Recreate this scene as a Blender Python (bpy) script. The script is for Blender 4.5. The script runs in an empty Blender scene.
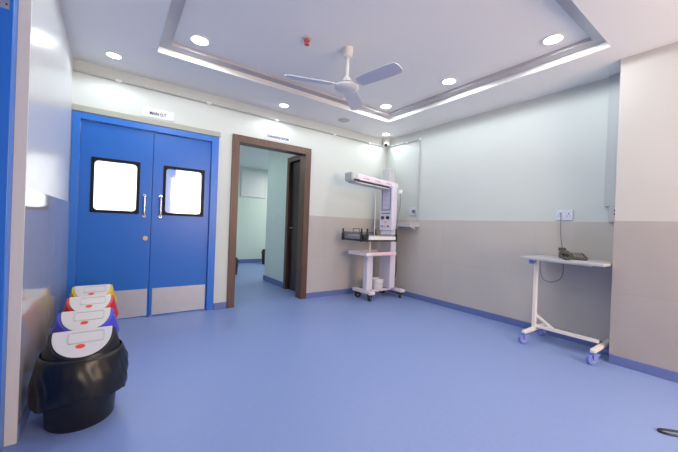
import bpy, bmesh, math, random
from mathutils import Vector, Matrix
random.seed(7)
PI = math.pi
sc = bpy.context.scene
COL = sc.collection

# ------------------------------------------------------------------ camera
cam_d = bpy.data.cameras.new('camera'); cam = bpy.data.objects.new('camera', cam_d); COL.objects.link(cam)
cam_d.sensor_width = 36.0; cam_d.lens = 36.0*315.26/678.0; cam_d.clip_start = .02
YAW, PITCH, ROLL = math.radians(35.7159), math.radians(-.1804), math.radians(2.1414)
Fv = Vector((math.sin(YAW)*math.cos(PITCH), math.cos(YAW)*math.cos(PITCH), math.sin(PITCH)))
R0 = Vector((math.cos(YAW), -math.sin(YAW), 0)); U0 = R0.cross(Fv)
Rv = math.cos(ROLL)*R0 + math.sin(ROLL)*U0; Uv = -math.sin(ROLL)*R0 + math.cos(ROLL)*U0
m = Matrix((Rv, Uv, -Fv)).transposed().to_4x4(); m.translation = Vector((-3.7784, -3.9479, 1.0751))
cam.matrix_world = m
sc.camera = cam

# ------------------------------------------------------------------ light and exposure
vs = sc.view_settings
sc.display_settings.display_device = 'sRGB'
vs.view_transform = 'Standard'; vs.look = 'None'; vs.gamma = 1.0; vs.exposure = 0.0; vs.use_curve_mapping = False
LAMP_W = 21.5            # each recessed downlight
LAMP_COL = (.91, .98, 1.0)
w = bpy.data.worlds.new('world'); sc.world = w; w.use_nodes = True
w.node_tree.nodes['Background'].inputs[0].default_value = (.75, .82, 1, 1)
w.node_tree.nodes['Background'].inputs[1].default_value = .3

def area(name, loc, target, sx, sy, watts, col):
    d = bpy.data.lights.new(name, 'AREA'); d.shape = 'RECTANGLE'; d.size = sx; d.size_y = sy; d.energy = watts; d.color = col
    o = bpy.data.objects.new(name, d); COL.objects.link(o); o.location = loc
    o.rotation_euler = (Vector(target)-Vector(loc)).to_track_quat('-Z', 'Y').to_euler()
    return o
area('warm_fill', (-1.3, -6.05, 1.55), (-1.1, 0, 1.9), 2.3, 1.5, 160, (1, .74, .54))     # added warm fill light, shining in through an added window behind the camera
area('theatre_lamp', (-3.5, 1.6, 2.4), (-3.5, 1.61, 0), 1.6, 1.6, 95, (1, 1, 1))             # the bright room behind the blue doors
area('corridor_fill', (.2, 2.8, 2.40), (.2, 2.81, 0), .6, 1.2, 34, (1, 1, .90))       # unseen area lights added out of sight to brighten the corridor
area('corridor_fill', (-2.45, 1.3, 2.40), (-2.45, 1.31, 0), .3, 1.2, 7, (.95, 1, 1))

# ------------------------------------------------------------------ materials
def mat(name, col, rough=.5, metal=0.0, spec=.5, noise=0.0, nscale=8.0, bump=0.0, bscale=60.0, emit=None, estr=0.0, coat=0.0):
    mt = bpy.data.materials.new(name); mt.use_nodes = True
    nt = mt.node_tree; b = nt.nodes['Principled BSDF']
    b.inputs['Base Color'].default_value = (*col, 1); b.inputs['Roughness'].default_value = rough
    b.inputs['Metallic'].default_value = metal; b.inputs['Specular IOR Level'].default_value = spec
    b.inputs['Coat Weight'].default_value = coat
    if noise or bump:
        tc = nt.nodes.new('ShaderNodeTexCoord')
    if noise:
        n = nt.nodes.new('ShaderNodeTexNoise'); n.inputs['Scale'].default_value = nscale; n.inputs['Detail'].default_value = 4
        nt.links.new(tc.outputs['Object'], n.inputs['Vector'])
        mx = nt.nodes.new('ShaderNodeMix'); mx.data_type = 'RGBA'
        mx.inputs[6].default_value = (*[max(0, c*(1-noise)) for c in col], 1)
        mx.inputs[7].default_value = (*[min(1, c*(1+noise)) for c in col], 1)
        nt.links.new(n.outputs['Fac'], mx.inputs[0]); nt.links.new(mx.outputs[2], b.inputs['Base Color'])
    if bump:
        n2 = nt.nodes.new('ShaderNodeTexNoise'); n2.inputs['Scale'].default_value = bscale
        nt.links.new(tc.outputs['Object'], n2.inputs['Vector'])
        bp = nt.nodes.new('ShaderNodeBump'); bp.inputs['Strength'].default_value = bump; bp.inputs['Distance'].default_value = .002
        nt.links.new(n2.outputs['Fac'], bp.inputs['Height']); nt.links.new(bp.outputs['Normal'], b.inputs['Normal'])
    if emit:
        b.inputs['Emission Color'].default_value = (*emit, 1); b.inputs['Emission Strength'].default_value = estr
    return mt

def tile_mat(name, col, grout, rough, axis, tw=1.2, th=.6, spec=.5):
    mt = bpy.data.materials.new(name); mt.use_nodes = True
    nt = mt.node_tree; b = nt.nodes['Principled BSDF']
    tc = nt.nodes.new('ShaderNodeTexCoord'); sp = nt.nodes.new('ShaderNodeSeparateXYZ'); cb = nt.nodes.new('ShaderNodeCombineXYZ')
    nt.links.new(tc.outputs['Object'], sp.inputs[0])
    nt.links.new(sp.outputs['X' if axis == 'x' else 'Y'], cb.inputs[0]); nt.links.new(sp.outputs['Z'], cb.inputs[1])
    br = nt.nodes.new('ShaderNodeTexBrick'); br.offset = 0
    br.inputs['Scale'].default_value = 1; br.inputs['Brick Width'].default_value = tw; br.inputs['Row Height'].default_value = th
    br.inputs['Mortar Size'].default_value = .0025; br.inputs['Mortar Smooth'].default_value = .2
    br.inputs['Color1'].default_value = (*col, 1); br.inputs['Color2'].default_value = (*[c*.97 for c in col], 1); br.inputs['Mortar'].default_value = (*grout, 1)
    nt.links.new(cb.outputs[0], br.inputs['Vector'])
    n = nt.nodes.new('ShaderNodeTexNoise'); n.inputs['Scale'].default_value = 3; n.inputs['Detail'].default_value = 5
    nt.links.new(tc.outputs['Object'], n.inputs['Vector'])
    mp = nt.nodes.new('ShaderNodeMapRange'); mp.inputs[3].default_value = .94; mp.inputs[4].default_value = 1.06
    nt.links.new(n.outputs['Fac'], mp.inputs[0])
    mx = nt.nodes.new('ShaderNodeMix'); mx.data_type = 'RGBA'; mx.blend_type = 'MULTIPLY'; mx.inputs[0].default_value = 1
    nt.links.new(br.outputs['Color'], mx.inputs[6]); nt.links.new(mp.outputs[0], mx.inputs[7])
    nt.links.new(mx.outputs[2], b.inputs['Base Color'])
    b.inputs['Roughness'].default_value = rough; b.inputs['Specular IOR Level'].default_value = spec
    return mt

def wood_mat(name, c1, c2, rough=.4):
    mt = bpy.data.materials.new(name); mt.use_nodes = True
    nt = mt.node_tree; b = nt.nodes['Principled BSDF']
    tc = nt.nodes.new('ShaderNodeTexCoord'); mp = nt.nodes.new('ShaderNodeMapping'); mp.inputs['Scale'].default_value = (30, 30, 1.5)
    nt.links.new(tc.outputs['Object'], mp.inputs[0])
    n = nt.nodes.new('ShaderNodeTexNoise'); n.inputs['Scale'].default_value = 2.5; n.inputs['Detail'].default_value = 6; n.inputs['Distortion'].default_value = .6
    nt.links.new(mp.outputs[0], n.inputs['Vector'])
    r = nt.nodes.new('ShaderNodeValToRGB'); r.color_ramp.elements[0].color = (*c1, 1); r.color_ramp.elements[1].color = (*c2, 1)
    r.color_ramp.elements[0].position = .35; r.color_ramp.elements[1].position = .68
    nt.links.new(n.outputs['Fac'], r.inputs[0]); nt.links.new(r.outputs[0], b.inputs['Base Color'])
    b.inputs['Roughness'].default_value = rough
    return mt

def glass_mat(name, tint=(1, 1, 1), gloss=.06, alpha_tint=1.0):
    mt = bpy.data.materials.new(name); mt.use_nodes = True
    nt = mt.node_tree; out = nt.nodes['Material Output']; nt.nodes.remove(nt.nodes['Principled BSDF'])
    tr = nt.nodes.new('ShaderNodeBsdfTransparent'); tr.inputs[0].default_value = (*tint, 1)
    gl = nt.nodes.new('ShaderNodeBsdfGlossy'); gl.inputs['Roughness'].default_value = .05
    mx = nt.nodes.new('ShaderNodeMixShader'); mx.inputs[0].default_value = gloss
    nt.links.new(tr.outputs[0], mx.inputs[1]); nt.links.new(gl.outputs[0], mx.inputs[2]); nt.links.new(mx.outputs[0], out.inputs[0])
    return mt

M = {}
M['floor'] = mat('blue_vinyl', (.225, .315, .62), .44, noise=.05, nscale=35, spec=.45)
M['skirt'] = mat('blue_skirting', (.13, .18, .42), .4)
M['paint'] = mat('white_wall_paint', (.60, .645, .625), .5, noise=.012, nscale=3)
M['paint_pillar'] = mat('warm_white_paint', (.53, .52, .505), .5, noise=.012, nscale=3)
M['ceil'] = mat('ceiling_paint', (.84, .84, .84), .6)
M['gloss'] = mat('glossy_wall_paint', (.62, .64, .66), .27, spec=.6)
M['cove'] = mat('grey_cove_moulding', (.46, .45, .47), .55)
M['cove_lip'] = mat('white_cove_lip', (.74, .74, .74), .5)
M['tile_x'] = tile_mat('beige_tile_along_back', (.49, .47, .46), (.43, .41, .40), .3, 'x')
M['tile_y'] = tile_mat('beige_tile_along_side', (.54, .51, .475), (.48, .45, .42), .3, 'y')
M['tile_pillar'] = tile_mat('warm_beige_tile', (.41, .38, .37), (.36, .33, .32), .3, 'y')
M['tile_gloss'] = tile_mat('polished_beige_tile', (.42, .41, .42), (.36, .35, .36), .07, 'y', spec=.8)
M['cream'] = mat('cream_trim', (.37, .39, .34), .5)
M['beige_edge'] = mat('beige_edge_trim', (.66, .64, .60), .45)
M['blue'] = mat('blue_door_laminate', (.017, .145, .56), .32, spec=.4, noise=.03, nscale=4)
M['blue_frame'] = mat('blue_frame_paint', (.024, .17, .62), .35, spec=.45)
M['dark_gasket'] = mat('black_rubber_gasket', (.006, .007, .016), .5, spec=.2)
M['flap'] = mat('off_white_flap', (.62, .62, .65), .38)
M['steel'] = mat('brushed_steel', (.47, .49, .54), .4, metal=.5, noise=.06, nscale=25)
M['chrome'] = mat('chrome', (.75, .75, .78), .18, metal=1)
M['brass'] = mat('aged_brass', (.42, .36, .25), .35, metal=.9)
M['wood'] = wood_mat('brown_wood', (.085, .042, .032), (.14, .075, .058))
M['wood_dark'] = wood_mat('dark_brown_wood', (.018, .012, .010), (.035, .022, .018), .35)
M['glass'] = glass_mat('clear_glass')
M['acrylic'] = glass_mat('grey_acrylic', (.72, .74, .78), .12)
M['white_plastic'] = mat('white_plastic', (.80, .80, .80), .35)
M['grey_plastic'] = mat('light_grey_plastic', (.52, .54, .56), .45)
M['trunk'] = mat('grey_trunking', (.50, .53, .54), .5)
M['conduit'] = mat('white_conduit', (.44, .46, .46), .45)
M['dark_plastic'] = mat('dark_plastic', (.02, .02, .022), .4)
M['phone'] = mat('dark_grey_phone', (.045, .043, .042), .4)
M['phone_key'] = mat('grey_phone_keys', (.25, .25, .25), .5)
M['cable'] = mat('grey_cable', (.16, .16, .19), .5)
M['black_cable'] = mat('black_cable', (.012, .013, .02), .4)
M['white_metal'] = mat('white_powder_coat', (.80, .78, .75), .4)
M['mauve_metal'] = mat('pale_mauve_enamel', (.70, .69, .80), .35)
M['pink'] = mat('pink_enamel', (.78, .50, .62), .4)
M['pink_pale'] = mat('pale_pink_enamel', (.78, .70, .78), .4)
M['red_print'] = mat('red_print', (.66, .34, .44), .5)
M['panel_print'] = mat('lavender_display', (.52, .50, .70), .3)
M['indigo'] = mat('indigo_print', (.14, .12, .28), .5)
M['laminate'] = mat('grey_laminate', (.46, .46, .49), .4, noise=.03, nscale=20)
M['blue_wheel'] = mat('blue_polyurethane', (.18, .24, .62), .45)
M['black'] = mat('black_plastic_bin', (.008, .008, .010), .38)
M['liner'] = mat('black_bag', (.007, .007, .008), .36, spec=.5, bump=.4, bscale=30)
M['bin_blue'] = mat('blue_bin_plastic', (.07, .07, .62), .35)
M['bin_red'] = mat('red_bin_plastic', (.60, .02, .03), .35)
M['bin_yellow'] = mat('yellow_bin_plastic', (.78, .52, .02), .35)
M['sticker'] = mat('red_sticker', (.75, .06, .02), .4)
M['sign'] = mat('white_sign', (.66, .69, .77), .4)
M['ink'] = mat('dark_ink', (.01, .01, .03), .5)
M['lamp'] = mat('lamp_diffuser', (.9, .9, .9), .4, emit=(1, .98, .95), estr=9)
M['fan'] = mat('white_fan_enamel', (.72, .72, .72), .35)
M['fan_blade'] = mat('pale_grey_fan_blade', (.55, .58, .68), .35)
M['red'] = mat('red_detector', (.60, .10, .09), .45)
M['corridor'] = mat('pale_green_paint', (.70, .80, .73), .5)
M['corridor_blue'] = mat('pale_aqua_paint', (.66, .78, .78), .5)
M['theatre'] = mat('white_theatre_wall', (.9, .9, .9), .5)
M['theatre_blue'] = mat('pale_blue_theatre_wall', (.82, .86, .90), .5)

# ------------------------------------------------------------------ mesh helpers
def nb(): return bmesh.new()
def box(bm, x0, x1, y0, y1, z0, z1, rot=None):
    vs_ = [bm.verts.new((x, y, z)) for z in (z0, z1) for y in (y0, y1) for x in (x0, x1)]
    for f in ((0, 2, 3, 1), (4, 5, 7, 6), (0, 1, 5, 4), (2, 6, 7, 3), (0, 4, 6, 2), (1, 3, 7, 5)):
        bm.faces.new([vs_[i] for i in f])
    if rot: bmesh.ops.transform(bm, matrix=rot, verts=vs_)
    return vs_
def frame_from(d):
    d = Vector(d).normalized(); u = d.orthogonal().normalized(); return u, d.cross(u)
def cyl(bm, a, b, r, r2=None, n=20, cap=True):
    a = Vector(a); b = Vector(b); u, v = frame_from(b-a); r2 = r if r2 is None else r2
    A = [bm.verts.new(a+(u*math.cos(2*PI*i/n)+v*math.sin(2*PI*i/n))*r) for i in range(n)]
    B = [bm.verts.new(b+(u*math.cos(2*PI*i/n)+v*math.sin(2*PI*i/n))*r2) for i in range(n)]
    for i in range(n): bm.faces.new((A[i], A[(i+1) % n], B[(i+1) % n], B[i]))
    if cap: bm.faces.new(A[::-1]); bm.faces.new(B)
    return A+B
def lathe(bm, prof, c=(0, 0, 0), n=28):
    rings = []
    for r, z in prof:
        if r < 1e-5: rings.append([bm.verts.new((c[0], c[1], c[2]+z))])
        else: rings.append([bm.verts.new((c[0]+r*math.cos(2*PI*i/n), c[1]+r*math.sin(2*PI*i/n), c[2]+z)) for i in range(n)])
    for A, B in zip(rings, rings[1:]):
        for i in range(n):
            j = (i+1) % n
            if len(A) == 1 and len(B) == 1: continue
            if len(A) == 1: bm.faces.new((A[0], B[j], B[i]))
            elif len(B) == 1: bm.faces.new((A[i], A[j], B[0]))
            else: bm.faces.new((A[i], A[j], B[j], B[i]))
    if len(rings[0]) > 1: bm.faces.new(rings[0][::-1])
    if len(rings[-1]) > 1: bm.faces.new(rings[-1])
def smooth_path(pts, sub=8):
    P = [Vector(q) for q in pts]; out = []
    for i in range(len(P)-1):
        p0 = P[max(i-1, 0)]; p1 = P[i]; p2 = P[i+1]; p3 = P[min(i+2, len(P)-1)]
        for k in range(sub):
            t = k/sub
            out.append(.5*((2*p1)+(-p0+p2)*t+(2*p0-5*p1+4*p2-p3)*t*t+(-p0+3*p1-3*p2+p3)*t**3))
    out.append(P[-1]); return out
def tube(bm, pts, r, n=8):
    P = [Vector(q) for q in pts]; rings = []; u = None
    for i, q in enumerate(P):
        d = (P[min(i+1, len(P)-1)]-P[max(i-1, 0)]).normalized()
        if u is None: u = d.orthogonal().normalized()
        u = (u-d*u.dot(d)).normalized(); v = d.cross(u)
        rings.append([bm.verts.new(q+(u*math.cos(2*PI*k/n)+v*math.sin(2*PI*k/n))*r) for k in range(n)])
    for A, B in zip(rings, rings[1:]):
        for k in range(n): bm.faces.new((A[k], A[(k+1) % n], B[(k+1) % n], B[k]))
    bm.faces.new(rings[0][::-1]); bm.faces.new(rings[-1])
def prism(bm, poly, y0, y1, axis='y'):
    def P(a, b, t): return (a, t, b) if axis == 'y' else ((t, a, b) if axis == 'x' else (a, b, t))
    A = [bm.verts.new(P(a, b, y0)) for a, b in poly]; B = [bm.verts.new(P(a, b, y1)) for a, b in poly]
    n = len(poly)
    for i in range(n): bm.faces.new((A[i], A[(i+1) % n], B[(i+1) % n], B[i]))
    bm.faces.new(A[::-1]); bm.faces.new(B)
def rrect(x0, x1, z0, z1, r, n=5):
    pts = []
    for cx, cz, a0 in ((x1-r, z1-r, 0), (x0+r, z1-r, 90), (x0+r, z0+r, 180), (x1-r, z0+r, 270)):
        for k in range(n+1):
            a = math.radians(a0+90*k/n); pts.append((cx+r*math.cos(a), cz+r*math.sin(a)))
    return pts
def ring_prism(bm, outer, inner, y0, y1, axis='y'):
    """outer / inner polygons with the same number of points"""
    def P(a, b, t): return (a, t, b) if axis == 'y' else ((t, a, b) if axis == 'x' else (a, b, t))
    n = len(outer)
    O0 = [bm.verts.new(P(a, b, y0)) for a, b in outer]; O1 = [bm.verts.new(P(a, b, y1)) for a, b in outer]
    I0 = [bm.verts.new(P(a, b, y0)) for a, b in inner]; I1 = [bm.verts.new(P(a, b, y1)) for a, b in inner]
    for i in range(n):
        j = (i+1) % n
        bm.faces.new((O0[i], O0[j], O1[j], O1[i])); bm.faces.new((I0[i], I1[i], I1[j], I0[j]))
        bm.faces.new((O0[i], I0[i], I0[j], O0[j])); bm.faces.new((O1[i], O1[j], I1[j], I1[i]))
def obj(name, bm, mt, parent=None, bevel=0.0, smooth=False, loc=None):
    bmesh.ops.recalc_face_normals(bm, faces=bm.faces)
    me = bpy.data.meshes.new(name); bm.to_mesh(me); bm.free()
    me.materials.append(M[mt] if isinstance(mt, str) else mt)
    if smooth:
        for p in me.polygons: p.use_smooth = True
        me.set_sharp_from_angle(angle=math.radians(40))
    o = bpy.data.objects.new(name, me); COL.objects.link(o)
    if parent: o.parent = parent
    if loc: o.location = loc
    if bevel:
        b = o.modifiers.new('bevel', 'BEVEL'); b.width = bevel; b.segments = 2; b.limit_method = 'ANGLE'
    return o
def tag(o, label, cat, group=None):
    o['label'] = label; o['category'] = cat
    if group: o['group'] = group
    return o
def thing(name, label, cat, loc=(0, 0, 0), rz=0, group=None):
    o = bpy.data.objects.new(name, None); COL.objects.link(o); o.location = loc; o.rotation_euler = (0, 0, rz)
    return tag(o, label, cat, group)
def struct(name, bm, mt, parent=None, bevel=0.0):
    o = obj(name, bm, mt, parent, bevel)
    if not parent: o['kind'] = 'structure'
    return o
def lettering(text, size, mt, parent, loc, rot, name='lettering', width=None):
    c = bpy.data.curves.new('text', 'FONT'); c.body = text; c.size = size; c.align_x = 'CENTER'; c.align_y = 'CENTER'; c.extrude = .0008; c.offset = size*.03
    t = bpy.data.objects.new('text', c); COL.objects.link(t)
    bpy.context.view_layer.update()
    me = bpy.data.meshes.new_from_object(t.evaluated_get(bpy.context.evaluated_depsgraph_get()))
    bpy.data.objects.remove(t); bpy.data.curves.remove(c)
    if width:
        wd = max(v.co.x for v in me.vertices)-min(v.co.x for v in me.vertices)
        for v in me.vertices: v.co.x *= width/wd
    me.name = name; me.materials.clear(); me.materials.append(M[mt])
    o = bpy.data.objects.new(name, me); COL.objects.link(o); o.parent = parent; o.location = loc; o.rotation_euler = rot
    return o

# ------------------------------------------------------------------ the room
XL, Z1, ZL, Z2 = -4.122, 2.5635, 2.618, 2.650      # left wall face, low ceiling, cove ledge, tray ceiling
TX0, TX1, TY0, TY1 = -3.50, -.62, -3.150, -.668   # tray opening at the low ceiling
PX, PY = -.335, -3.142                            # pillar corner
ZW, ZS = 1.197, .077                              # tile dado top, skirting height
YB = -6.0                                         # wall behind the camera
DB0, DB1, DBZ = -4.118, -2.7645, 2.0716          # blue double door frame
DW0, DW1, DWZ = -2.606, -1.490, 2.15              # brown door frame

b = nb(); box(b, -4.8, 1.4, YB-.2, 4.3, -.1, 0); struct('floor', b, 'floor')
b = nb()
box(b, -4.8, TX0, YB-.2, .12, Z1, 2.85); box(b, TX1, .2, YB-.2, .12, Z1, 2.85)
box(b, TX0, TX1, TY1, .12, Z1, 2.85); box(b, TX0, TX1, YB-.2, TY0, Z1, 2.85)
box(b, TX0, TX1, TY0, TY1, Z2, 2.85)
struct('ceiling', b, 'ceil')
LW = .10
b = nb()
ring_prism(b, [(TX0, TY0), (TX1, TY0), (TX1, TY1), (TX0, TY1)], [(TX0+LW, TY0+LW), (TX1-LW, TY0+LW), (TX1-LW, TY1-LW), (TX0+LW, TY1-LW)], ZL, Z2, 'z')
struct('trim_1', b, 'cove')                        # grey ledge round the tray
b = nb()
ring_prism(b, [(TX0, TY0), (TX1, TY0), (TX1, TY1), (TX0, TY1)], [(TX0+.006, TY0+.006), (TX1-.006, TY0+.006), (TX1-.006, TY1-.006), (TX0+.006, TY1-.006)], Z1-.001, ZL, 'z')
struct('trim_2', b, 'cove_lip')                    # white upright lip of the tray

b = nb()                                           # back wall with two door openings
box(b, -4.35, DB0, 0, .12, 0, Z1); box(b, DB1, DW0+.03, 0, .12, 0, Z1); box(b, DW1-.03, .12, 0, .12, 0, Z1)
box(b, DB0, DB1, 0, .12, DBZ, Z1); box(b, DW0+.03, DW1-.03, 0, .12, DWZ-.03, Z1)
struct('wall_back', b, 'paint')
b = nb(); box(b, 0, .12, YB, .12, 0, Z1); struct('wall_right', b, 'paint')
b = nb(); box(b, PX, 0, YB, PY, 0, Z1); struct('wall_pillar', b, 'paint_pillar')
b = nb(); box(b, -4.35, XL, -1.885, 0, 0, Z1); box(b, -4.35, -4.16, -1.9, -1.885, 2.1, Z1); box(b, -4.35, -4.16, -2.95, -1.9, 2.1, Z1); box(b, -4.35, -4.16, YB, -2.95, 0, Z1)
struct('wall_left', b, 'gloss')
b = nb(); W0, W1, WZ0, WZ1 = -2.7, -.3-.1, .8, 2.3
box(b, -4.35, W0, YB-.12, YB, 0, Z1); box(b, W1, .12, YB-.12, YB, 0, Z1); box(b, W0, W1, YB-.12, YB, 0, WZ0); box(b, W0, W1, YB-.12, YB, WZ1, Z1)
struct('wall_front', b, 'paint_pillar')
b = nb(); ring_prism(b, [(W0, WZ0), (W1, WZ0), (W1, WZ1), (W0, WZ1)], [(W0+.05, WZ0+.05), (W1-.05, WZ0+.05), (W1-.05, WZ1-.05), (W0+.05, WZ1-.05)], YB-.1, YB+.02)
win = struct('added_window_1', b, 'white_plastic')  # unseen window, added as the opening for the warm fill light
b = nb(); box(b, W0+.05, W1-.05, YB-.045, YB-.04, WZ0+.05, WZ1-.05); obj('pane', b, 'glass', win)

# dado tiles
TT = .008
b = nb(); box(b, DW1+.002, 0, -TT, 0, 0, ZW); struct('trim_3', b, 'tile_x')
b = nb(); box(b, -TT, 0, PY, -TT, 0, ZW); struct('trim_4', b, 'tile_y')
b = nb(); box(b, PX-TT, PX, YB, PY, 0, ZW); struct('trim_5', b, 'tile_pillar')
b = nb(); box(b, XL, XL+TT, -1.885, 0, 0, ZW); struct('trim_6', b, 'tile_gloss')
# skirting
ST = .016
b = nb(); box(b, DB1+.004, DW0-.002, -ST, 0, 0, ZS); box(b, DW1+.002, -TT, -ST, -TT, 0, ZS); struct('baseboard_back', b, 'skirt', bevel=.004)
b = nb(); box(b, -ST, -TT, PY, -ST, 0, ZS); struct('baseboard_right', b, 'skirt', bevel=.004)
b = nb(); box(b, PX-ST, PX-TT, YB, PY, 0, ZS); struct('baseboard_pillar', b, 'skirt', bevel=.004)
b = nb(); box(b, XL+TT, XL+ST, -1.885, 0, 0, ZS); struct('baseboard_left', b, 'skirt', bevel=.004)
# beige edge of the wall lining and cream hood over the blue doors
b = nb(); box(b, -4.154, XL+TT+.002, -1.900, -1.885, 0, Z1); struct('trim_7', b, 'beige_edge')
b = nb(); box(b, DB0-.003, DB1+.012, -.022, 0, DBZ+.004, DBZ+.062); struct('trim_8', b, 'cream', bevel=.003)

# door_1: blue double door
d1 = thing('door_1', '', ''); del d1['label']; del d1['category']; d1['kind'] = 'structure'; d1.location = (DB0, 0, 0)
dx = lambda x: x-DB0
FW = .064
b = nb()
box(b, 0, FW, -.012, .1, 0, DBZ); box(b, dx(DB1)-FW-.016, dx(DB1), -.012, .1, 0, DBZ); box(b, FW, dx(DB1)-FW-.016, -.012, .1, DBZ-FW, DBZ)
obj('frame', b, 'blue_frame', d1, bevel=.003)
xm = dx(-3.437)
def leaf(x0, x1, wx0, wx1, hx, name='leaf'):
    wz0, wz1 = 1.112, 1.66
    z0, z1 = .008, DBZ-FW-.004
    bb = nb()
    outer = [(x1, z1), (x0, z1), (x0, z0), (x1, z0)]
    inner = [(wx1-.012, wz1-.012), (wx0+.012, wz1-.012), (wx0+.012, wz0+.012), (wx1-.012, wz0+.012)]
    ring_prism(bb, outer, inner, .022, .062)
    lf = obj(name, bb, 'blue', d1)
    bb = nb()
    O = rrect(wx0, wx1, wz0, wz1, .008); I = rrect(wx0+.027, wx1-.027, wz0+.027, wz1-.027, .035)
    ring_prism(bb, O, I, .016, .07); obj('window_gasket', bb, 'dark_gasket', lf)
    bb = nb(); prism(bb, rrect(wx0+.02, wx1-.02, wz0+.02, wz1-.02, .03), .034, .04); obj('window_pane', bb, 'glass', lf)
    bb = nb(); box(bb, x0+.03 if x0 > .5 else x0+.03, x1-.012, .018, .022, .018, .308); kp = obj('kick_plate', bb, 'steel', lf)
    bb = nb()
    for sx in (x0+.06, (x0+x1)/2, x1-.06):
        for sz in (.04, .288): cyl(bb, (sx, .018, sz), (sx, .0165, sz), .005, n=8)
    obj('screws', bb, 'chrome', kp)
    bb = nb()
    tube(bb, smooth_path([(hx, .022, 1.095), (hx, -.012, 1.10), (hx, -.022, 1.13), (hx, -.022, 1.28), (hx, -.012, 1.31), (hx, .022, 1.315)], 6), .008, 10)
    cyl(bb, (hx, .022, 1.095), (hx, .017, 1.095), .017, n=14); cyl(bb, (hx, .022, 1.315), (hx, .017, 1.315), .017, n=14)
    obj('pull_handle', bb, 'chrome', lf, smooth=True)
    return lf
bb = nb(); box(bb, xm-.02, xm+.02, .062, .072, .0, 2.0); obj('meeting_strip', bb, 'blue', d1)
l1 = leaf(FW+.002, xm-.0025, dx(-3.965), dx(-3.553), dx(-3.505))
l2 = leaf(xm+.0025, dx(DB1)-FW-.018, dx(-3.336), dx(-2.908), dx(-3.354))
b = nb(); cyl(b, (dx(-3.487), .022, .855), (dx(-3.487), .008, .855), .024, n=18); box(b, dx(-3.494), dx(-3.480), .002, .010, .835, .875); obj('lock', b, 'brass', l1, smooth=True)

# door_2: brown doorway
d2 = thing('door_2', '', ''); del d2['label']; del d2['category']; d2['kind'] = 'structure'; d2.location = (DW0, 0, 0)
dw = DW1-DW0; AW = .088
b = nb()
for (y0, y1, e) in ((-.022, 0, 0), (0, .12, .03), (.12, .14, 0)):
    box(b, e, AW, y0, y1, 0, DWZ-AW); box(b, dw-AW, dw-e, y0, y1, 0, DWZ-AW); box(b, e, dw-e, y0, y1, DWZ-AW, DWZ-e)
obj('frame', b, 'wood', d2)

# door_3: blue door in the left wall beside the camera
d3 = thing('door_3', '', ''); del d3['label']; del d3['category']; d3['kind'] = 'structure'; d3.location = (-4.16, -1.9, 0)
b = nb(); box(b, -.1, .006, -.078, 0, 0, 2.1); box(b, -.1, .006, -1.05, -.972, 0, 2.1); box(b, -.1, .006, -.972, -.078, 2.03, 2.1); obj('frame', b, 'blue_frame', d3, bevel=.003)
b = nb(); box(b, -.09, -.045, -.968, -.082, .008, 2.026); lf3 = obj('leaf', b, 'blue', d3)
b = nb(); box(b, -.043, -.008, -.0805, -.078, 1.955, 2.03); pl3 = obj('strike_plate', b, 'steel', d3)
b = nb(); cyl(b, (-.016, -.0805, 1.975), (-.016, -.0815, 1.975), .004, n=10); cyl(b, (-.016, -.0805, 2.005), (-.016, -.0815, 2.005), .004, n=10); obj('screw_holes', b, 'ink', pl3)
b = nb(); tube(b, smooth_path([(-.045, -.88, .95), (-.005, -.88, .96), (.005, -.88, 1.05), (-.005, -.88, 1.14), (-.045, -.88, 1.15)], 6), .009, 10); obj('pull_handle', b, 'chrome', lf3, smooth=True)

# the lit room behind the blue doors, and the corridor behind the brown doorway
b = nb(); box(b, -4.7, -2.70, 3.0, 3.1, 0, 2.5); box(b, -4.8, -4.7, .12, 3.1, 0, 2.5); box(b, -4.7, -4.35, .0, .12, 0, 2.5); struct('wall_theatre', b, 'theatre')
b = nb(); box(b, -3.30, -3.144, .5, .68, 0, 2.47); struct('wall_theatre_pier', b, 'theatre_blue')
b = nb(); box(b, -2.76, -2.66, .12, 4.1, 0, 2.5); struct('wall_corridor_left', b, 'corridor')
b = nb(); box(b, -4.8, 1.4, .12, 4.2, 2.47, 2.6); struct('ceiling_rear', b, 'ceil')
b = nb(); box(b, -2.66, 1.3, 4.08, 4.2, 0, 2.47); struct('wall_corridor_back', b, 'corridor')
b = nb(); box(b, -1.45, -1.33, .74, 1.62, 0, 2.47); box(b, -1.45, -1.33, .12, .74, 2.06, 2.47); box(b, -1.33, 1.3, 1.5, 1.62, 0, 2.47); box(b, 1.3, 1.4, 1.5, 4.2, 0, 2.47)
struct('wall_corridor_right', b, 'corridor_blue')
b = nb(); box(b, -1.466, -1.45, .78, 1.636, 0, .09); box(b, -1.466, 1.3, 1.62, 1.636, 0, .09); struct('baseboard_corridor', b, 'skirt')
b = nb(); box(b, -2.66, 1.3, 4.064, 4.08, 0, .1); struct('baseboard_rear', b, 'skirt')
d4 = thing('door_4', '', ''); del d4['label']; del d4['category']; d4['kind'] = 'structure'; d4.location = (-1.45, .12, 0)
b = nb(); box(b, -.02, .12, .58, .66, 0, 2.06); box(b, -.02, .12, .022, .06, 0, 2.06); box(b, -.02, .12, .022, .66, 2.06, 2.14); obj('frame', b, 'wood', d4)
b = nb(); box(b, .03, .07, .06, .58, .006, 2.06); lf4 = obj('leaf', b, 'wood_dark', d4)
b = nb(); cyl(b, (.03, .50, 1.0), (-.012, .50, 1.0), .008, n=10); cyl(b, (-.012, .505, 1.0), (-.012, .40, 1.0), .008, n=10); obj('lever_handle', b, 'chrome', lf4)

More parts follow.
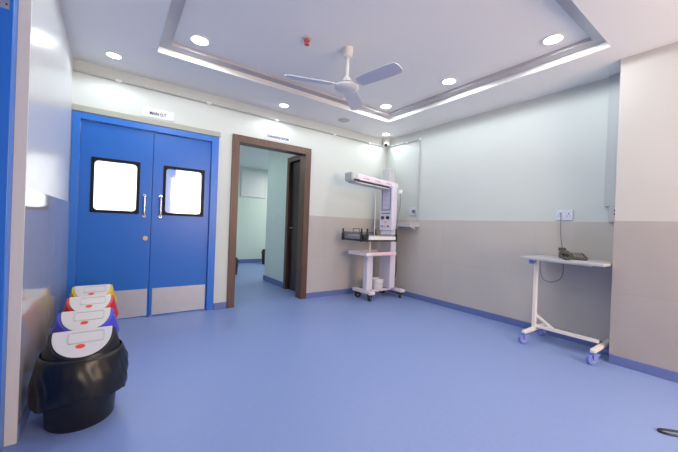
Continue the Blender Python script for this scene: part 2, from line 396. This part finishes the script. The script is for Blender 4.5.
# ------------------------------------------------------------------ ceiling lights
def downlight(x, y, z, r, label, power=LAMP_W):
    t = thing('recessed_downlight', label, 'ceiling light', (x, y, z), 0, 'round recessed downlights')
    bb = nb(); n = 32
    o_ = [(r*1.12*math.cos(2*PI*i/n), r*1.12*math.sin(2*PI*i/n)) for i in range(n)]; i_ = [(r*.94*math.cos(2*PI*i/n), r*.94*math.sin(2*PI*i/n)) for i in range(n)]
    ring_prism(bb, o_, i_, -.008, 0, 'z'); obj('trim_ring', bb, 'white_plastic', t)
    bb = nb(); prism(bb, i_, -.005, 0, 'z'); obj('diffuser', bb, 'lamp', t)
    d = bpy.data.lights.new('bulb', 'SPOT'); d.energy = power; d.color = LAMP_COL; d.spot_size = math.radians(178 if z > 2.6 else 150); d.spot_blend = .12 if z > 2.6 else .3; d.shadow_soft_size = r*.8
    o = bpy.data.objects.new('bulb', d); COL.objects.link(o); o.parent = t; o.location = (0, 0, -.02)
    return t
downlight(-3.20, -.954, Z2, .075, 'round downlight in the ceiling tray near its corner above the blue doors')
downlight(-.916, -2.846, Z2, .07, 'largest round downlight in the ceiling tray, beside the right tray corner')
downlight(-.914, -1.869, Z2, .07, 'round downlight in the ceiling tray, second along its right side from the right tray corner')
downlight(-.924, -.927, Z2, .07, 'round downlight in the ceiling tray at its far corner, right of the fan')
downlight(-3.81, -.34, Z1, .06, 'round downlight in the low ceiling border above the left blue door leaf', LAMP_W*.36)
downlight(-2.06, -.27, Z1, .06, 'round downlight in the low ceiling border above the brown doorway', LAMP_W*.36)
downlight(-.25, -.24, Z1, .06, 'small round downlight in the low ceiling border above the corner camera', LAMP_W*.36)
for (x, y, z) in ((-3.18, -1.85, Z2), (-2.06, -2.85, Z2), (-1.5, -4.5, Z1)):  # unseen downlights, added for more light in the near room and alcove
    downlight(x, y, z, .07, 'added round downlight in the ceiling, out of view, brightening the near part of the room')

# ------------------------------------------------------------------ ceiling fan and fittings
fx, fy = -2.118, -1.677
fan = thing('ceiling_fan', 'white three-blade ceiling fan hanging from the ceiling tray', 'fan', (fx, fy, Z2))
b = nb(); lathe(b, [(.0, 0), (.045, 0), (.045, -.03), (.038, -.075), (.018, -.09), (0, -.09)]); obj('canopy', b, 'fan', fan, smooth=True)
b = nb(); cyl(b, (0, 0, -.08), (0, 0, -.31), .014, n=14); obj('rod', b, 'fan', fan, smooth=True)
b = nb(); lathe(b, [(0, -.255), (.022, -.255), (.034, -.27), (.040, -.30), (.020, -.303), (0, -.303)]); obj('lower_canopy', b, 'fan', fan, smooth=True)
b = nb(); cyl(b, (0, 0, -.303), (0, 0, -.311), .028, n=18); obj('bearing_collar', b, 'dark_plastic', fan)
b = nb(); lathe(b, [(0, -.31), (.03, -.312), (.075, -.325), (.105, -.340), (.11, -.352), (.095, -.368), (.06, -.377), (0, -.38)], n=36); obj('motor', b, 'fan', fan, smooth=True)
for k, a in enumerate((-79, 41, 161)):
    rot = Matrix.Rotation(math.radians(a), 4, 'Z')
    bb = nb(); tilt = Matrix.Rotation(math.radians(-13), 4, 'X')
    pts = [(.14, -.058), (.28, -.068), (.46, -.070), (.535, -.062), (.555, -.03), (.555, .03), (.535, .060), (.46, .066), (.28, .062), (.14, .054)]
    prism(bb, pts, -.003, .003, 'z')
    bmesh.ops.transform(bb, matrix=Matrix.Translation((0, 0, -.338)) @ rot @ tilt, verts=bb.verts)
    bl = obj('blade', bb, 'fan_blade', fan)
    bb = nb(); prism(bb, [(.085, -.02), (.16, -.028), (.20, -.03), (.20, .03), (.16, .028), (.085, .02)], .003, .008, 'z')
    bmesh.ops.transform(bb, matrix=Matrix.Translation((0, 0, -.338)) @ rot @ tilt, verts=bb.verts)
    obj('blade_arm', bb, 'fan', bl)
det = thing('fire_sprinkler', 'small red sprinkler head on the ceiling tray left of the fan', 'sprinkler', (-2.483, -1.58, Z2))
b = nb(); lathe(b, [(0, 0), (.034, 0), (.036, -.008), (.02, -.014), (0, -.014)]); obj('escutcheon', b, 'grey_plastic', det, smooth=True)
b = nb(); lathe(b, [(0, -.014), (.022, -.014), (.026, -.03), (.012, -.038), (.012, -.05), (.022, -.054), (.022, -.058), (0, -.058)], n=18); obj('head', b, 'red', det, smooth=True)
spk = thing('ceiling_speaker', 'flat round pale disc on the low ceiling between brown doorway and fan', 'speaker', (-1.16, -.33, Z1))
b = nb(); lathe(b, [(0, 0), (.085, 0), (.085, -.006), (.075, -.012), (0, -.014)], n=32); obj('rim', b, 'grey_plastic', spk, smooth=True)
b = nb(); lathe(b, [(0, -.0135), (.06, -.0135), (.06, -.0165), (0, -.0165)], n=28); obj('grille', b, 'trunk', spk)

# conduits
c1 = thing('conduit', 'thin white conduit running along the top of the wall over the doors', 'conduit', (XL+.001, -.016, 2.454), 0, 'white wall conduits')
b = nb(); cyl(b, (0, 0, 0), (3.98, 0, -.022), .010, n=12); obj('pipe', b, 'conduit', c1, smooth=True)
for x in (.33, 1.2, 2.06, 3.0, 3.7):
    b = nb(); cyl(b, (x, 0, -.0054*x), (x+.05, 0, -.0054*x), .013, n=12); box(b, x+.018, x+.032, -.004, .012, -.0054*x-.022, -.0054*x+.004); obj('coupling', b, 'white_plastic', c1)
c2 = thing('conduit', 'white conduit on the right wall by the corner, dropping to the socket box', 'conduit', (-.016, 0, 2.425), 0, 'white wall conduits')
b = nb(); cyl(b, (0, -.13, 0), (0, -.745, -.003), .010, n=12); cyl(b, (0, -.745, .008), (0, -.745, -1.215), .010, n=12); obj('pipe', b, 'conduit', c2, smooth=True)
b = nb(); box(b, -.014, .012, -.765, -.725, -.02, .02); obj('elbow', b, 'white_plastic', c2, bevel=.004)
b = nb(); cyl(b, (0, -.46, -.002), (0, -.51, -.002), .013, n=12); obj('coupling', b, 'white_plastic', c2)
b = nb(); box(b, -.035, 0, -3.14, -2.99, 1.34, Z1); tag(obj('cable_trunking', b, 'trunk', bevel=.004), 'wide grey vertical cable trunking on the right wall tucked beside the pillar', 'trunking')

# corner security camera
cc = thing('security_camera', 'small white security camera in the ceiling corner above the warmer', 'camera', (-.004, -.004, 2.482))
cc.scale = (1.25, 1.25, 1.25)
b = nb(); box(b, -.075, 0, -.075, 0, -.03, .06); obj('bracket', b, 'white_plastic', cc, bevel=.008)
b = nb(); cyl(b, (-.05, -.05, .0), (-.10, -.10, -.035), .014, n=12); obj('arm', b, 'white_plastic', cc, smooth=True)
b = nb(); cyl(b, (-.075, -.085, -.02), (-.155, -.15, -.065), .03, n=18); hd = obj('housing', b, 'white_plastic', cc, bevel=.004, smooth=True)
b = nb(); cyl(b, (-.150, -.146, -.062), (-.158, -.1525, -.067), .022, n=16); obj('lens', b, 'dark_plastic', hd)

# ------------------------------------------------------------------ signs
s1 = thing('door_sign', 'white door sign reading MAIN O.T above the blue double doors', 'sign', (-3.41, -.001, 2.205))
b = nb(); box(b, -.155, .155, -.006, 0, -.054, .048); obj('plate', b, 'sign', s1, bevel=.002)
lettering('MAIN O.T', .044, 'ink', s1, (.0, -.0065, -.008), (PI/2, 0, 0), width=.155)
s2 = thing('door_sign', 'small white sign reading CHANGING ROOM above the brown doorway', 'sign', (-2.005, -.001, 2.212))
b = nb(); box(b, -.175, .175, -.006, 0, -.038, .034); obj('plate', b, 'sign', s2, bevel=.002)
lettering('CHANGING ROOM', .046, 'ink', s2, (0, -.0065, 0), (PI/2, 0, 0), width=.31)

# ------------------------------------------------------------------ bins
def bin_(y, x, colour, label, lined=False):
    t = thing('waste_bin', label, 'bin', (x, y, 0), 0, 'row of lidded waste bins along the left wall')
    bb = nb(); lathe(bb, [(0, 0), (.138, 0), (.144, .006), (.156, .14), (.168, .30), (.174, .305), (.174, .318), (0, .318)], n=40); obj('body', bb, colour, t, smooth=True)
    # hood: flared cone cut by two sloping planes that meet in a ridge
    def hood(r0, z0, r1, z1, zr, slope, off=0):
        q = nb(); lathe(q, [(r0, z0), (r0-.004, z0+.02), (r1, z1)], n=56)
        for s in (-1, 1):
            nrm = Vector((0, s*slope, 1)).normalized()
            g = q.verts[:]+q.edges[:]+q.faces[:]
            res = bmesh.ops.bisect_plane(q, geom=g, plane_co=(0, 0, zr), plane_no=nrm, clear_outer=True)
            ed = [e for e in res['geom_cut'] if isinstance(e, bmesh.types.BMEdge)]
            bmesh.ops.contextual_create(q, geom=ed) if False else bmesh.ops.edgenet_fill(q, edges=ed)
        return q
    SL = .58; ZR = .462
    hb = hood(.176, .312, .122, .52, ZR, SL); hd_ = obj('hood', hb, colour, t)
    # white swing flap on the front slope: D shaped panel with a finger recess
    n = 32; Lh = .168; Wd = .124
    D = [(-Wd, 0)]+[(-Wd*math.cos(PI*i/n), -Lh*max(0.0, math.sin(PI*i/n))**.85-.012) for i in range(n+1)]+[(Wd, 0)]
    for s in (1, -1):
        bb = nb(); prism(bb, D, .0015, .007, 'z')
        T = Matrix.Translation((0, 0, ZR)) @ Matrix.Rotation(math.atan(SL), 4, 'X')
        if s == -1: T = Matrix.Rotation(PI, 4, 'Z') @ T
        bmesh.ops.transform(bb, matrix=T, verts=bb.verts)
        fl = obj('flap', bb, 'flap', t, bevel=.002)
        bb = nb(); ring_prism(bb, rrect(-.060, .092, -.092, -.016, .014), rrect(-.054, .086, -.086, -.021, .011), .006, .010, 'z')
        bmesh.ops.transform(bb, matrix=T, verts=bb.verts); obj('finger_rim', bb, 'grey_plastic', fl)
        bb = nb(); prism(bb, [(-.006+.020*math.cos(2*PI*i/18), -.112+.014*math.sin(2*PI*i/18)) for i in range(18)], .0065, .008, 'z')
        bmesh.ops.transform(bb, matrix=T, verts=bb.verts); obj('sticker', bb, 'sticker', fl)
    if lined:
        bb = nb(); nn = 120; rings = []
        rs = random.Random(3); ph = [rs.uniform(0, 6.28) for _ in range(12)]
        prof = [(.368, .1725, 0), (.345, .181, .2), (.318, .188, .5), (.295, .193, .8), (.27, .197, 1), (.245, .200, 1), (.22, .203, 1), (.195, .205, 1), (.172, .204, 1), (.155, .198, .9), (.146, .184, .6), (.148, .166, .3)]
        for (z, r, wv) in prof:
            ring = []
            for i in range(nn):
                a = 2*PI*i/nn
                d = .006*math.sin(3*a+ph[0]+z*18)+.004*math.sin(7*a+ph[1]-z*30)+.0035*abs(math.sin(9*a+ph[2]+z*38))+.002*math.sin(26*a+ph[3]+z*50)
                dz = (.012*math.sin(2*a+ph[4])+.008*math.sin(3*a+ph[5])+.005*math.sin(8*a+ph[6]))*max(0, (.30-z)/.12)
                rr = min(r+d*wv, .206)
                ring.append(bb.verts.new((rr*math.cos(a), rr*math.sin(a), z+dz)))
            rings.append(ring)
        for A, B in zip(rings, rings[1:]):
            for i in range(nn): bb.faces.new((A[i], A[(i+1) % nn], B[(i+1) % nn], B[i]))
        bl = obj('bin_liner', bb, 'liner', t, smooth=True)
        sd = bl.modifiers.new('thick', 'SOLIDIFY'); sd.thickness = .002; sd.offset = -1
    return t
bin_(-1.80, -3.886, 'black', 'black waste bin with black bag and white flap lid, nearest in the row', True)
bin_(-1.36, -3.895, 'bin_blue', 'blue waste bin with white flap lid, just behind the black bin')
bin_(-.92, -3.893, 'bin_red', 'red waste bin with white flap lid, between the blue and yellow bins')
bin_(-.46, -3.90, 'bin_yellow', 'yellow waste bin with white flap lid, nearest the blue doors')

# ------------------------------------------------------------------ casters
def caster(parent, x, y, ztop, r, wheel_mat, fork_mat, ang=0, wd=.022, name='caster'):
    bb = nb(); rt = Matrix.Translation((x, y, 0)) @ Matrix.Rotation(ang, 4, 'Z')
    cyl(bb, (0, 0, ztop), (0, 0, r*2.05), .010, n=10)
    box(bb, -r*.7, r*.75, -wd*.85, wd*.85, r*1.95, r*2.15)
    for s in (-1, 1): prism(bb, [(-r*.6, r*1.98), (r*.55, r*1.98), (r*.62, r*.9), (r*.25, r*.85)], s*wd*.62, s*wd*.85)
    bmesh.ops.transform(bb, matrix=rt, verts=bb.verts)
    c = obj(name, bb, fork_mat, parent)
    bb = nb(); cyl(bb, (r*.35, -wd/2, r), (r*.35, wd/2, r), r, n=24); bmesh.ops.transform(bb, matrix=rt, verts=bb.verts)
    w_ = obj('wheel', bb, wheel_mat, c, bevel=.004, smooth=True)
    bb = nb(); cyl(bb, (r*.35, -wd*.58, r), (r*.35, wd*.58, r), r*.4, n=16); bmesh.ops.transform(bb, matrix=rt, verts=bb.verts)
    obj('hub', bb, 'grey_plastic', w_)
    return c

# ------------------------------------------------------------------ radiant warmer in the corner
W = thing('infant_warmer', 'white and pink infant radiant warmer on casters in the room corner', 'medical warmer', (-.6, -.42, 0))
def wx(x): return x+.6
def wy(y): return y+.42
# base
b = nb(); box(b, wx(-.80), wx(-.70), wy(-.62), wy(-.20), .095, .14); obj('foot', b, 'pink_pale', W, bevel=.01)
b = nb(); box(b, wx(-.24), wx(-.15), wy(-.68), wy(-.20), .095, .14); obj('foot', b, 'pink_pale', W, bevel=.01)
b = nb(); box(b, wx(-.72), wx(-.22), wy(-.47), wy(-.37), .10, .135); obj('cross_beam', b, 'pink_pale', W, bevel=.006)
for (x, y, a) in ((-.76, -.56, .5), (-.76, -.27, -.3), (-.195, -.62, .9), (-.195, -.25, 2.0)):
    caster(W, wx(x), wy(y), .104, .049, 'dark_plastic', 'dark_plastic', a, .036)
# pillars
b = nb(); box(b, wx(-.765), wx(-.655), wy(-.50), wy(-.40), .14, .662); obj('support_column', b, 'mauve_metal', W, bevel=.012)
b = nb(); cyl(b, (wx(-.69), wy(-.45), .67), (wx(-.69), wy(-.45), .865), .014, n=14); obj('lift_post', b, 'white_metal', W, smooth=True)
b = nb(); box(b, wx(-.345), wx(-.235), wy(-.54), wy(-.30), .14, 1.02); obj('mast', b, 'mauve_metal', W, bevel=.012)
# shelf tray
b = nb(); box(b, wx(-.90), wx(-.33), wy(-.62), wy(-.23), .660, .672)
ring_prism(b, [(wx(-.91), wy(-.63)), (wx(-.32), wy(-.63)), (wx(-.32), wy(-.22)), (wx(-.91), wy(-.22))], [(wx(-.898), wy(-.618)), (wx(-.332), wy(-.618)), (wx(-.332), wy(-.232)), (wx(-.898), wy(-.232))], .655, .705, 'z')
obj('storage_tray', b, 'pink_pale', W, bevel=.003)
b = nb(); box(b, wx(-.80), wx(-.36), wy(-.636), wy(-.63), .660, .680); obj('tray_stripe', b, 'pink', W)
# bed
bx0, bx1, by0, by1 = -1.0, -.36, -.66, -.18
b = nb(); ring_prism(b, [(wx(bx0), wy(by0)), (wx(bx1), wy(by0)), (wx(bx1), wy(by1)), (wx(bx0), wy(by1))], [(wx(bx0+.03), wy(by0+.03)), (wx(bx1-.03), wy(by0+.03)), (wx(bx1-.03), wy(by1-.03)), (wx(bx0+.03), wy(by1-.03))], .862, .885, 'z')
bed = obj('bed_frame', b, 'dark_plastic', W, bevel=.004)
b = nb(); box(b, wx(bx0+.02), wx(bx1-.02), wy(by0+.02), wy(by1-.02), .880, .905); obj('bed_deck', b, 'grey_plastic', W, bevel=.004)
b = nb(); box(b, wx(bx0+.05), wx(bx1-.05), wy(by0+.05), wy(by1-.05), .905, .94); obj('mattress', b, 'mauve_metal', W, bevel=.012)
b = nb(); box(b, wx(bx0-.004), wx(bx0+.004), wy(by0+.03), wy(by1-.02), .885, .985); obj('side_panel', b, 'acrylic', W)
b = nb(); box(b, wx(bx0+.03), wx(bx1-.02), wy(by0-.004), wy(by0+.004), .885, .965); obj('side_panel', b, 'acrylic', W)
b = nb(); box(b, wx(bx0+.03), wx(bx1-.02), wy(by1-.004), wy(by1+.004), .885, .985); obj('side_panel', b, 'acrylic', W)
b = nb(); box(b, wx(bx0+.06), wx(bx1-.03), wy(by0-.014), wy(by0-.004), .884, .935); obj('front_rail', b, 'white_metal', W, bevel=.003)
for (x, y, h) in ((bx0, by1-.015, 1.02), (bx0, by0+.04, 1.03), (bx0+.07, by0, 1.03), (bx1, by0+.01, 1.04), (bx1, by1-.02, 1.02)):
    b = nb(); box(b, wx(x)-.015, wx(x)+.015, wy(y)-.015, wy(y)+.015, .858, .965); box(b, wx(x)-.010, wx(x)+.010, wy(y)-.010, wy(y)+.010, .965, h+.01); obj('corner_post', b, 'dark_plastic', W, bevel=.003)
b = nb(); cyl(b, (wx(bx0+.03), wy(by0-.035), .925), (wx(bx0+.03), wy(by0+.01), .925), .042, n=20); obj('tilt_knob', b, 'dark_plastic', W, bevel=.006, smooth=True)
b = nb(); tube(b, [(wx(-.80), wy(by1), .94), (wx(-.80), wy(by1), 1.03), (wx(-.68), wy(by1), 1.03), (wx(-.68), wy(by1), .94)], .006); obj('drip_loop', b, 'dark_plastic', W)
# control tower
b = nb(); box(b, wx(-.36), wx(-.255), wy(-.55), wy(-.285), 1.02, 1.70); tw = obj('control_tower', b, 'mauve_metal', W, bevel=.01)
b = nb(); ring_prism(b, [(wy(-.515), 1.325), (wy(-.325), 1.325), (wy(-.325), 1.665), (wy(-.515), 1.665)], [(wy(-.503), 1.337), (wy(-.337), 1.337), (wy(-.337), 1.653), (wy(-.503), 1.653)], wx(-.366), wx(-.358), 'x'); obj('display_border', b, 'indigo', tw)
b = nb(); box(b, wx(-.364), wx(-.358), wy(-.503), wy(-.337), 1.337, 1.653); dsp = obj('display', b, 'panel_print', tw)
b = nb()
for k in range(4): box(b, wx(-.3655), wx(-.364), wy(-.49), wy(-.35), 1.37+.07*k, 1.376+.07*k)
obj('display_lines', b, 'mauve_metal', dsp)
b = nb(); box(b, wx(-.366), wx(-.358), wy(-.515), wy(-.325), 1.275, 1.29); obj('stripe', b, 'indigo', tw)
for y in (-.47, -.36):
    b = nb(); cyl(b, (wx(-.358), wy(y), 1.215), (wx(-.382), wy(y), 1.215), .026, n=18); obj('dial', b, 'dark_plastic', tw, smooth=True)
b = nb(); box(b, wx(-.364), wx(-.358), wy(-.445), wy(-.385), 1.135, 1.15); obj('printed_mark', b, 'red_print', tw)
for y in (-.48, -.415, -.35):
    b = nb(); cyl(b, (wx(-.358), wy(y), 1.085), (wx(-.372), wy(y), 1.085), .014 if y != -.415 else .024, n=14); obj('socket', b, 'indigo' if y != -.415 else 'pink', tw, smooth=True)
b = nb(); lathe(b, [(0, 0), (.03, 0), (.036, .05), (.03, .055), (0, .055)], (wx(-.25), wy(-.60), 1.585)); box(b, wx(-.262), wx(-.238), wy(-.60), wy(-.55), 1.59, 1.61); obj('probe_cup', b, 'white_plastic', tw, smooth=True)
b = nb(); tube(b, smooth_path([(wx(-.25), wy(-.60), 1.585), (wx(-.25), wy(-.605), 1.40), (wx(-.28), wy(-.60), 1.22), (wx(-.29), wy(-.585), 1.10), (wx(-.28), wy(-.56), 1.04)], 6), .004, 6); obj('probe_lead', b, 'indigo', tw)
# heater arm
AZ0, AZ1 = 1.715, 1.80
b = nb(); prism(b, [(wx(-1.06), AZ0+.01), (wx(-.19), AZ0-.04), (wx(-.19), AZ1-.055), (wx(-.24), AZ1-.045), (wx(-1.06), AZ1+.012)], wy(-.50), wy(-.33)); arm = obj('heater_arm', b, 'pink_pale', W, bevel=.012)
b = nb(); prism(b, [(wx(-1.02), AZ0-.018), (wx(-.36), AZ0-.058), (wx(-.36), AZ0-.028), (wx(-1.02), AZ0+.012)], wy(-.485), wy(-.345)); obj('heater_grille', b, 'dark_plastic', arm, bevel=.004)
b = nb(); prism(b, [(wx(-1.04), AZ0-.034), (wx(-.365), AZ0-.074), (wx(-.365), AZ0-.056), (wx(-1.04), AZ0-.016)], wy(-.495), wy(-.335)); obj('reflector', b, 'grey_plastic', arm, bevel=.004)
b = nb(); box(b, wx(-1.115), wx(-.995), wy(-.51), wy(-.32), AZ0-.022, AZ1+.032); obj('lamp_head', b, 'trunk', arm, bevel=.03)
b = nb(); box(b, wx(-1.085), wx(-.985), wy(-.514), wy(-.509), AZ0-.012, AZ0+.012); obj('head_vent', b, 'dark_plastic', arm)
for x0 in (-.90, -.68, -.46):
    zc = AZ0+.045-.052*(x0+1.06)/.87
    b = nb(); prism(b, [(wx(x0), zc-.004), (wx(x0+.05), zc-.008), (wx(x0+.12), zc-.011), (wx(x0+.12), zc), (wx(x0+.08), zc+.007), (wx(x0), zc+.008)], wy(-.5015), wy(-.4995)); obj('printed_mark', b, 'red_print', arm)
b = nb(); box(b, wx(-.30), wx(-.18), wy(-.42), wy(-.24), AZ1-.06, 1.985); obj('exhaust_box', b, 'grey_plastic', W, bevel=.015)
b = nb(); cyl(b, (wx(-.42), wy(-.24), .90), (wx(-.42), wy(-.24), 1.60), .007, n=10); cyl(b, (wx(-.42), wy(-.24), 1.60), (wx(-.42), wy(-.24), 1.64), .014, n=10); obj('drip_pole', b, 'pink_pale', W, smooth=True)
b = nb(); tube(b, smooth_path([(wx(-.24), wy(-.50), .88), (wx(-.20), wy(-.50), .70), (wx(-.155), wy(-.48), .48), (wx(-.14), wy(-.46), .33), (wx(-.20), wy(-.46), .22), (wx(-.24), wy(-.45), .17)], 8), .006, 8); obj('power_cord', b, 'black_cable', W, smooth=True)

bk = thing('bucket', 'small white bucket standing on the warmer base between its columns', 'bucket', (-.49, -.42, .1345))
b = nb(); lathe(b, [(0, 0), (.075, 0), (.082, .01), (.095, .145), (.101, .146), (.101, .154), (.09, .154), (.078, .02), (0, .02)], n=32); obj('pail', b, 'white_plastic', bk, smooth=True)
b = nb(); tube(b, smooth_path([(-.10, 0, .14), (-.085, -.06, .11), (0, -.104, .085), (.085, -.06, .11), (.10, 0, .14)], 6), .003, 6); obj('handle', b, 'grey_plastic', bk)

# wall shelf and its socket
sh = thing('wall_shelf', 'pale wall shelf on the right wall just beside the warmer', 'shelf', (-TT, -.5, 1.115))
b = nb(); box(b, -.21, 0, -.285, .22, -.03, .03); obj('board', b, 'laminate', sh, bevel=.003)
for y in (-.20, .16):
    b = nb(); prism(b, [(0, -.025), (0, -.06), (-.012, -.06), (-.13, -.032), (-.13, -.025)], y-.008, y+.008); obj('bracket', b, 'white_metal', sh)
def plate(loc, w_, h_, label, rz=-PI/2, grp=None, plug=False, cells=2):
    t = thing('wall_socket', label, 'socket', loc, rz, grp)      # local -y faces the room
    bb = nb(); box(bb, -w_/2, w_/2, -.012, 0, -h_/2, h_/2); obj('plate', bb, 'sign', t, bevel=.004)
    for k in range(cells):
        cx = (k-(cells-1)/2)*w_/cells
        bb = nb()
        for (px, pz, r) in ((0, .016, .006), (-.013, -.008, .0045), (.013, -.008, .0045)): cyl(bb, (cx+px, -.012, pz), (cx+px, -.0135, pz), r, n=10)
        obj('pin_holes', bb, 'dark_plastic', t)
        bb = nb(); box(bb, cx+w_/cells*.30, cx+w_/cells*.42, -.016, -.012, -.02, .02); obj('switch', bb, 'white_plastic', t)
    if plug:
        bb = nb(); box(bb, w_*.12, w_*.42, -.05, -.012, -.018, .026); obj('plug', bb, 'cable', t, bevel=.006)
    return t
plate((0, -.645, 1.325), .15, .12, 'white wall socket with grey plug above the pale wall shelf', plug=True, cells=1)
plate((0, -2.665, 1.262), .15, .11, 'white double socket plate on the right wall above the phone', cells=2)
sp_ = thing('wall_switch', 'small grey switch unit with dark knobs under the cable trunking beside the pillar', 'switch', (0, -3.08, 1.28), -PI/2)
b = nb(); box(b, -.055, .055, -.04, 0, -.085, .06); obj('case', b, 'grey_plastic', sp_, bevel=.006)
for z in (.022, -.012):
    b = nb(); cyl(b, (.0, -.04, z), (0, -.056, z), .012, n=12); obj('knob', b, 'dark_plastic', sp_)

# ------------------------------------------------------------------ rolling table with the phone
T = thing('rolling_table', 'white rolling table with grey top and blue casters against the right wall', 'table', (-.30, -2.80, 0))
tx = lambda x: x+.30
ty = lambda y: y+2.80
b = nb(); box(b, tx(-.515), tx(-.012), ty(-3.130), ty(-2.475), .812, .836); obj('tabletop', b, 'laminate', T, bevel=.004)
b = nb(); box(b, tx(-.43), tx(-.12), ty(-2.59), ty(-2.51), .796, .808); box(b, tx(-.335), tx(-.315), ty(-3.0), ty(-2.59), .790, .808); obj('top_bracket', b, 'white_metal', T)
b = nb(); box(b, tx(-.347), tx(-.313), ty(-2.567), ty(-2.533), .13, .80); obj('post', b, 'white_metal', T, bevel=.004)
for y in (-2.55, -3.085):
    b = nb(); box(b, tx(-.545), tx(-.075), ty(y-.02), ty(y+.02), .100, .13); obj('foot', b, 'white_metal', T, bevel=.006)
    for x in (-.515, -.125): caster(T, tx(x), ty(y), .102, .044, 'blue_wheel', 'blue_wheel', 2.6 if x < -.3 else 1.1, .036)
b = nb(); box(b, tx(-.332), tx(-.298), ty(-3.065), ty(-2.567), .130, .160); obj('crossbar', b, 'white_metal', T, bevel=.004)
b = nb(); prism(b, [(ty(-2.567), .235), (ty(-2.567), .262), (ty(-2.72), .16), (ty(-2.685), .16)], tx(-.325), tx(-.305), 'x'); obj('brace', b, 'white_metal', T)
b = nb(); cyl(b, (tx(-.40), ty(-2.545), .785), (tx(-.44), ty(-2.545), .785), .020, n=16); cyl(b, (tx(-.40), ty(-2.545), .785), (tx(-.347), ty(-2.55), .785), .008, n=10); obj('height_knob', b, 'blue_wheel', T, bevel=.004, smooth=True)

ph = thing('desk_phone', 'dark grey corded desk phone lying on the rolling table', 'phone', (-.23, -2.82, .836), math.radians(-62))
ph.scale = (1.12, 1.12, 1.12)
b = nb(); prism(b, [(-.10, 0), (.10, 0), (.10, .05), (.04, .052), (-.10, .022)], -.085, .085, 'x'); obj('base', b, 'phone', ph, bevel=.008)
b = nb()
for i in range(3):
    for j in range(4):
        yy = -.07+.032*j; zz = .022+(yy+.10)/.14*.030
        box(b, .0+.022*i, .014+.022*i, yy-.008, yy+.008, zz-.003, zz+.004)
obj('keypad', b, 'phone_key', ph)
b = nb(); prism(b, [(-.11, .040), (-.105, .070), (-.06, .072), (-.04, .060), (.04, .070), (.06, .086), (.105, .090), (.115, .058), (.06, .056), (.04, .054), (-.04, .044), (-.06, .036)], -.088, -.035, 'x'); obj('handset', b, 'phone', ph, bevel=.008)
b = nb(); P_ = []
for i in range(90):
    t_ = i/89; a = t_*2*PI*15
    P_.append((-.062-.02*math.sin(PI*t_)+.007*math.cos(a), -.11-.10*t_+.02*math.sin(2*PI*t_), .010+.007*math.sin(a)+.030*max(0, .15-t_)/.15))
tube(b, P_, .003, 6); obj('handset_cord', b, 'phone', ph, smooth=True)
cb = thing('phone_cable', 'thin grey phone cable from wall socket down behind the table in a loop', 'cable', (-.02, -2.66, .85))
b = nb(); tube(b, smooth_path([(.004, .02, .435), (-.012, .018, .43), (-.012, .018, .38), (-.012, .012, .2), (-.03, -.02, .05), (-.10, -.08, .0), (-.15, -.13, -.004)], 8), .0035, 6); obj('socket_lead', b, 'cable', cb, smooth=True)
b = nb(); tube(b, smooth_path([(-.09, -.045, -.045), (-.09, -.045, -.17), (-.10, -.02, -.24), (-.12, .05, -.275), (-.12, .12, -.25), (-.10, .155, -.16), (-.10, .16, -.05)], 8), .004, 6); obj('slack_loop', b, 'cable', cb, smooth=True)

# cable loop on the floor, bottom right
b = nb(); pth = [(-1.10, -3.85, .006), (-1.20, -3.74, .006), (-1.275, -3.65, .006), (-1.30, -3.605, .006), (-1.285, -3.588, .006), (-1.25, -3.61, .006), (-1.17, -3.70, .006), (-1.06, -3.80, .006)]
tube(b, smooth_path(pth, 8), .006, 8); tag(obj('power_cable', b, 'black_cable', smooth=True), 'black cable loop lying on the blue floor in the bottom right corner', 'cable')

# ------------------------------------------------------------------ corridor things
nbd = thing('notice_board', 'white board on the far wall seen through the brown doorway', 'board', (-.80, 4.078, 2.06))
b = nb(); box(b, -.33, .33, -.02, 0, -.33, .33); obj('board', b, 'white_plastic', nbd, bevel=.004)
b = nb(); ring_prism(b, [(-.34, -.34), (.34, -.34), (.34, .34), (-.34, .34)], [(-.315, -.315), (.315, -.315), (.315, .315), (-.315, .315)], -.028, 0); obj('frame', b, 'white_plastic', nbd)
sw = thing('light_switch', 'white switch plate on the corridor wall beside the dark inner door', 'switch', (-1.45, 1.22, 1.16), -PI/2)
b = nb(); box(b, -.06, .06, -.01, 0, -.05, .05); obj('plate', b, 'white_plastic', sw, bevel=.004)
b = nb(); box(b, -.02, .02, -.015, -.01, -.025, .025); obj('rocker', b, 'sign', sw, bevel=.002)
def corridor_bin(x, y, h, label):
    t = thing('corridor_bin', label, 'bin', (x, y, 0))
    bb = nb(); lathe(bb, [(0, 0), (.095, 0), (.10, .005), (.115, h*.62), (.10, h*.64), (0, h*.64)], n=24); obj('body', bb, 'dark_plastic', t, smooth=True)
    bb = nb(); lathe(bb, [(0, h*.64), (.105, h*.64), (.12, h*.68), (.12, h*.85), (.09, h), (0, h)], n=24); obj('lid', bb, 'dark_plastic', t, smooth=True)
corridor_bin(-1.79, 2.45, .34, 'small dark bin seen at the left edge of the brown doorway')
corridor_bin(-.54, 3.72, .38, 'small dark bin at the far end of the corridor, half behind the wall corner')
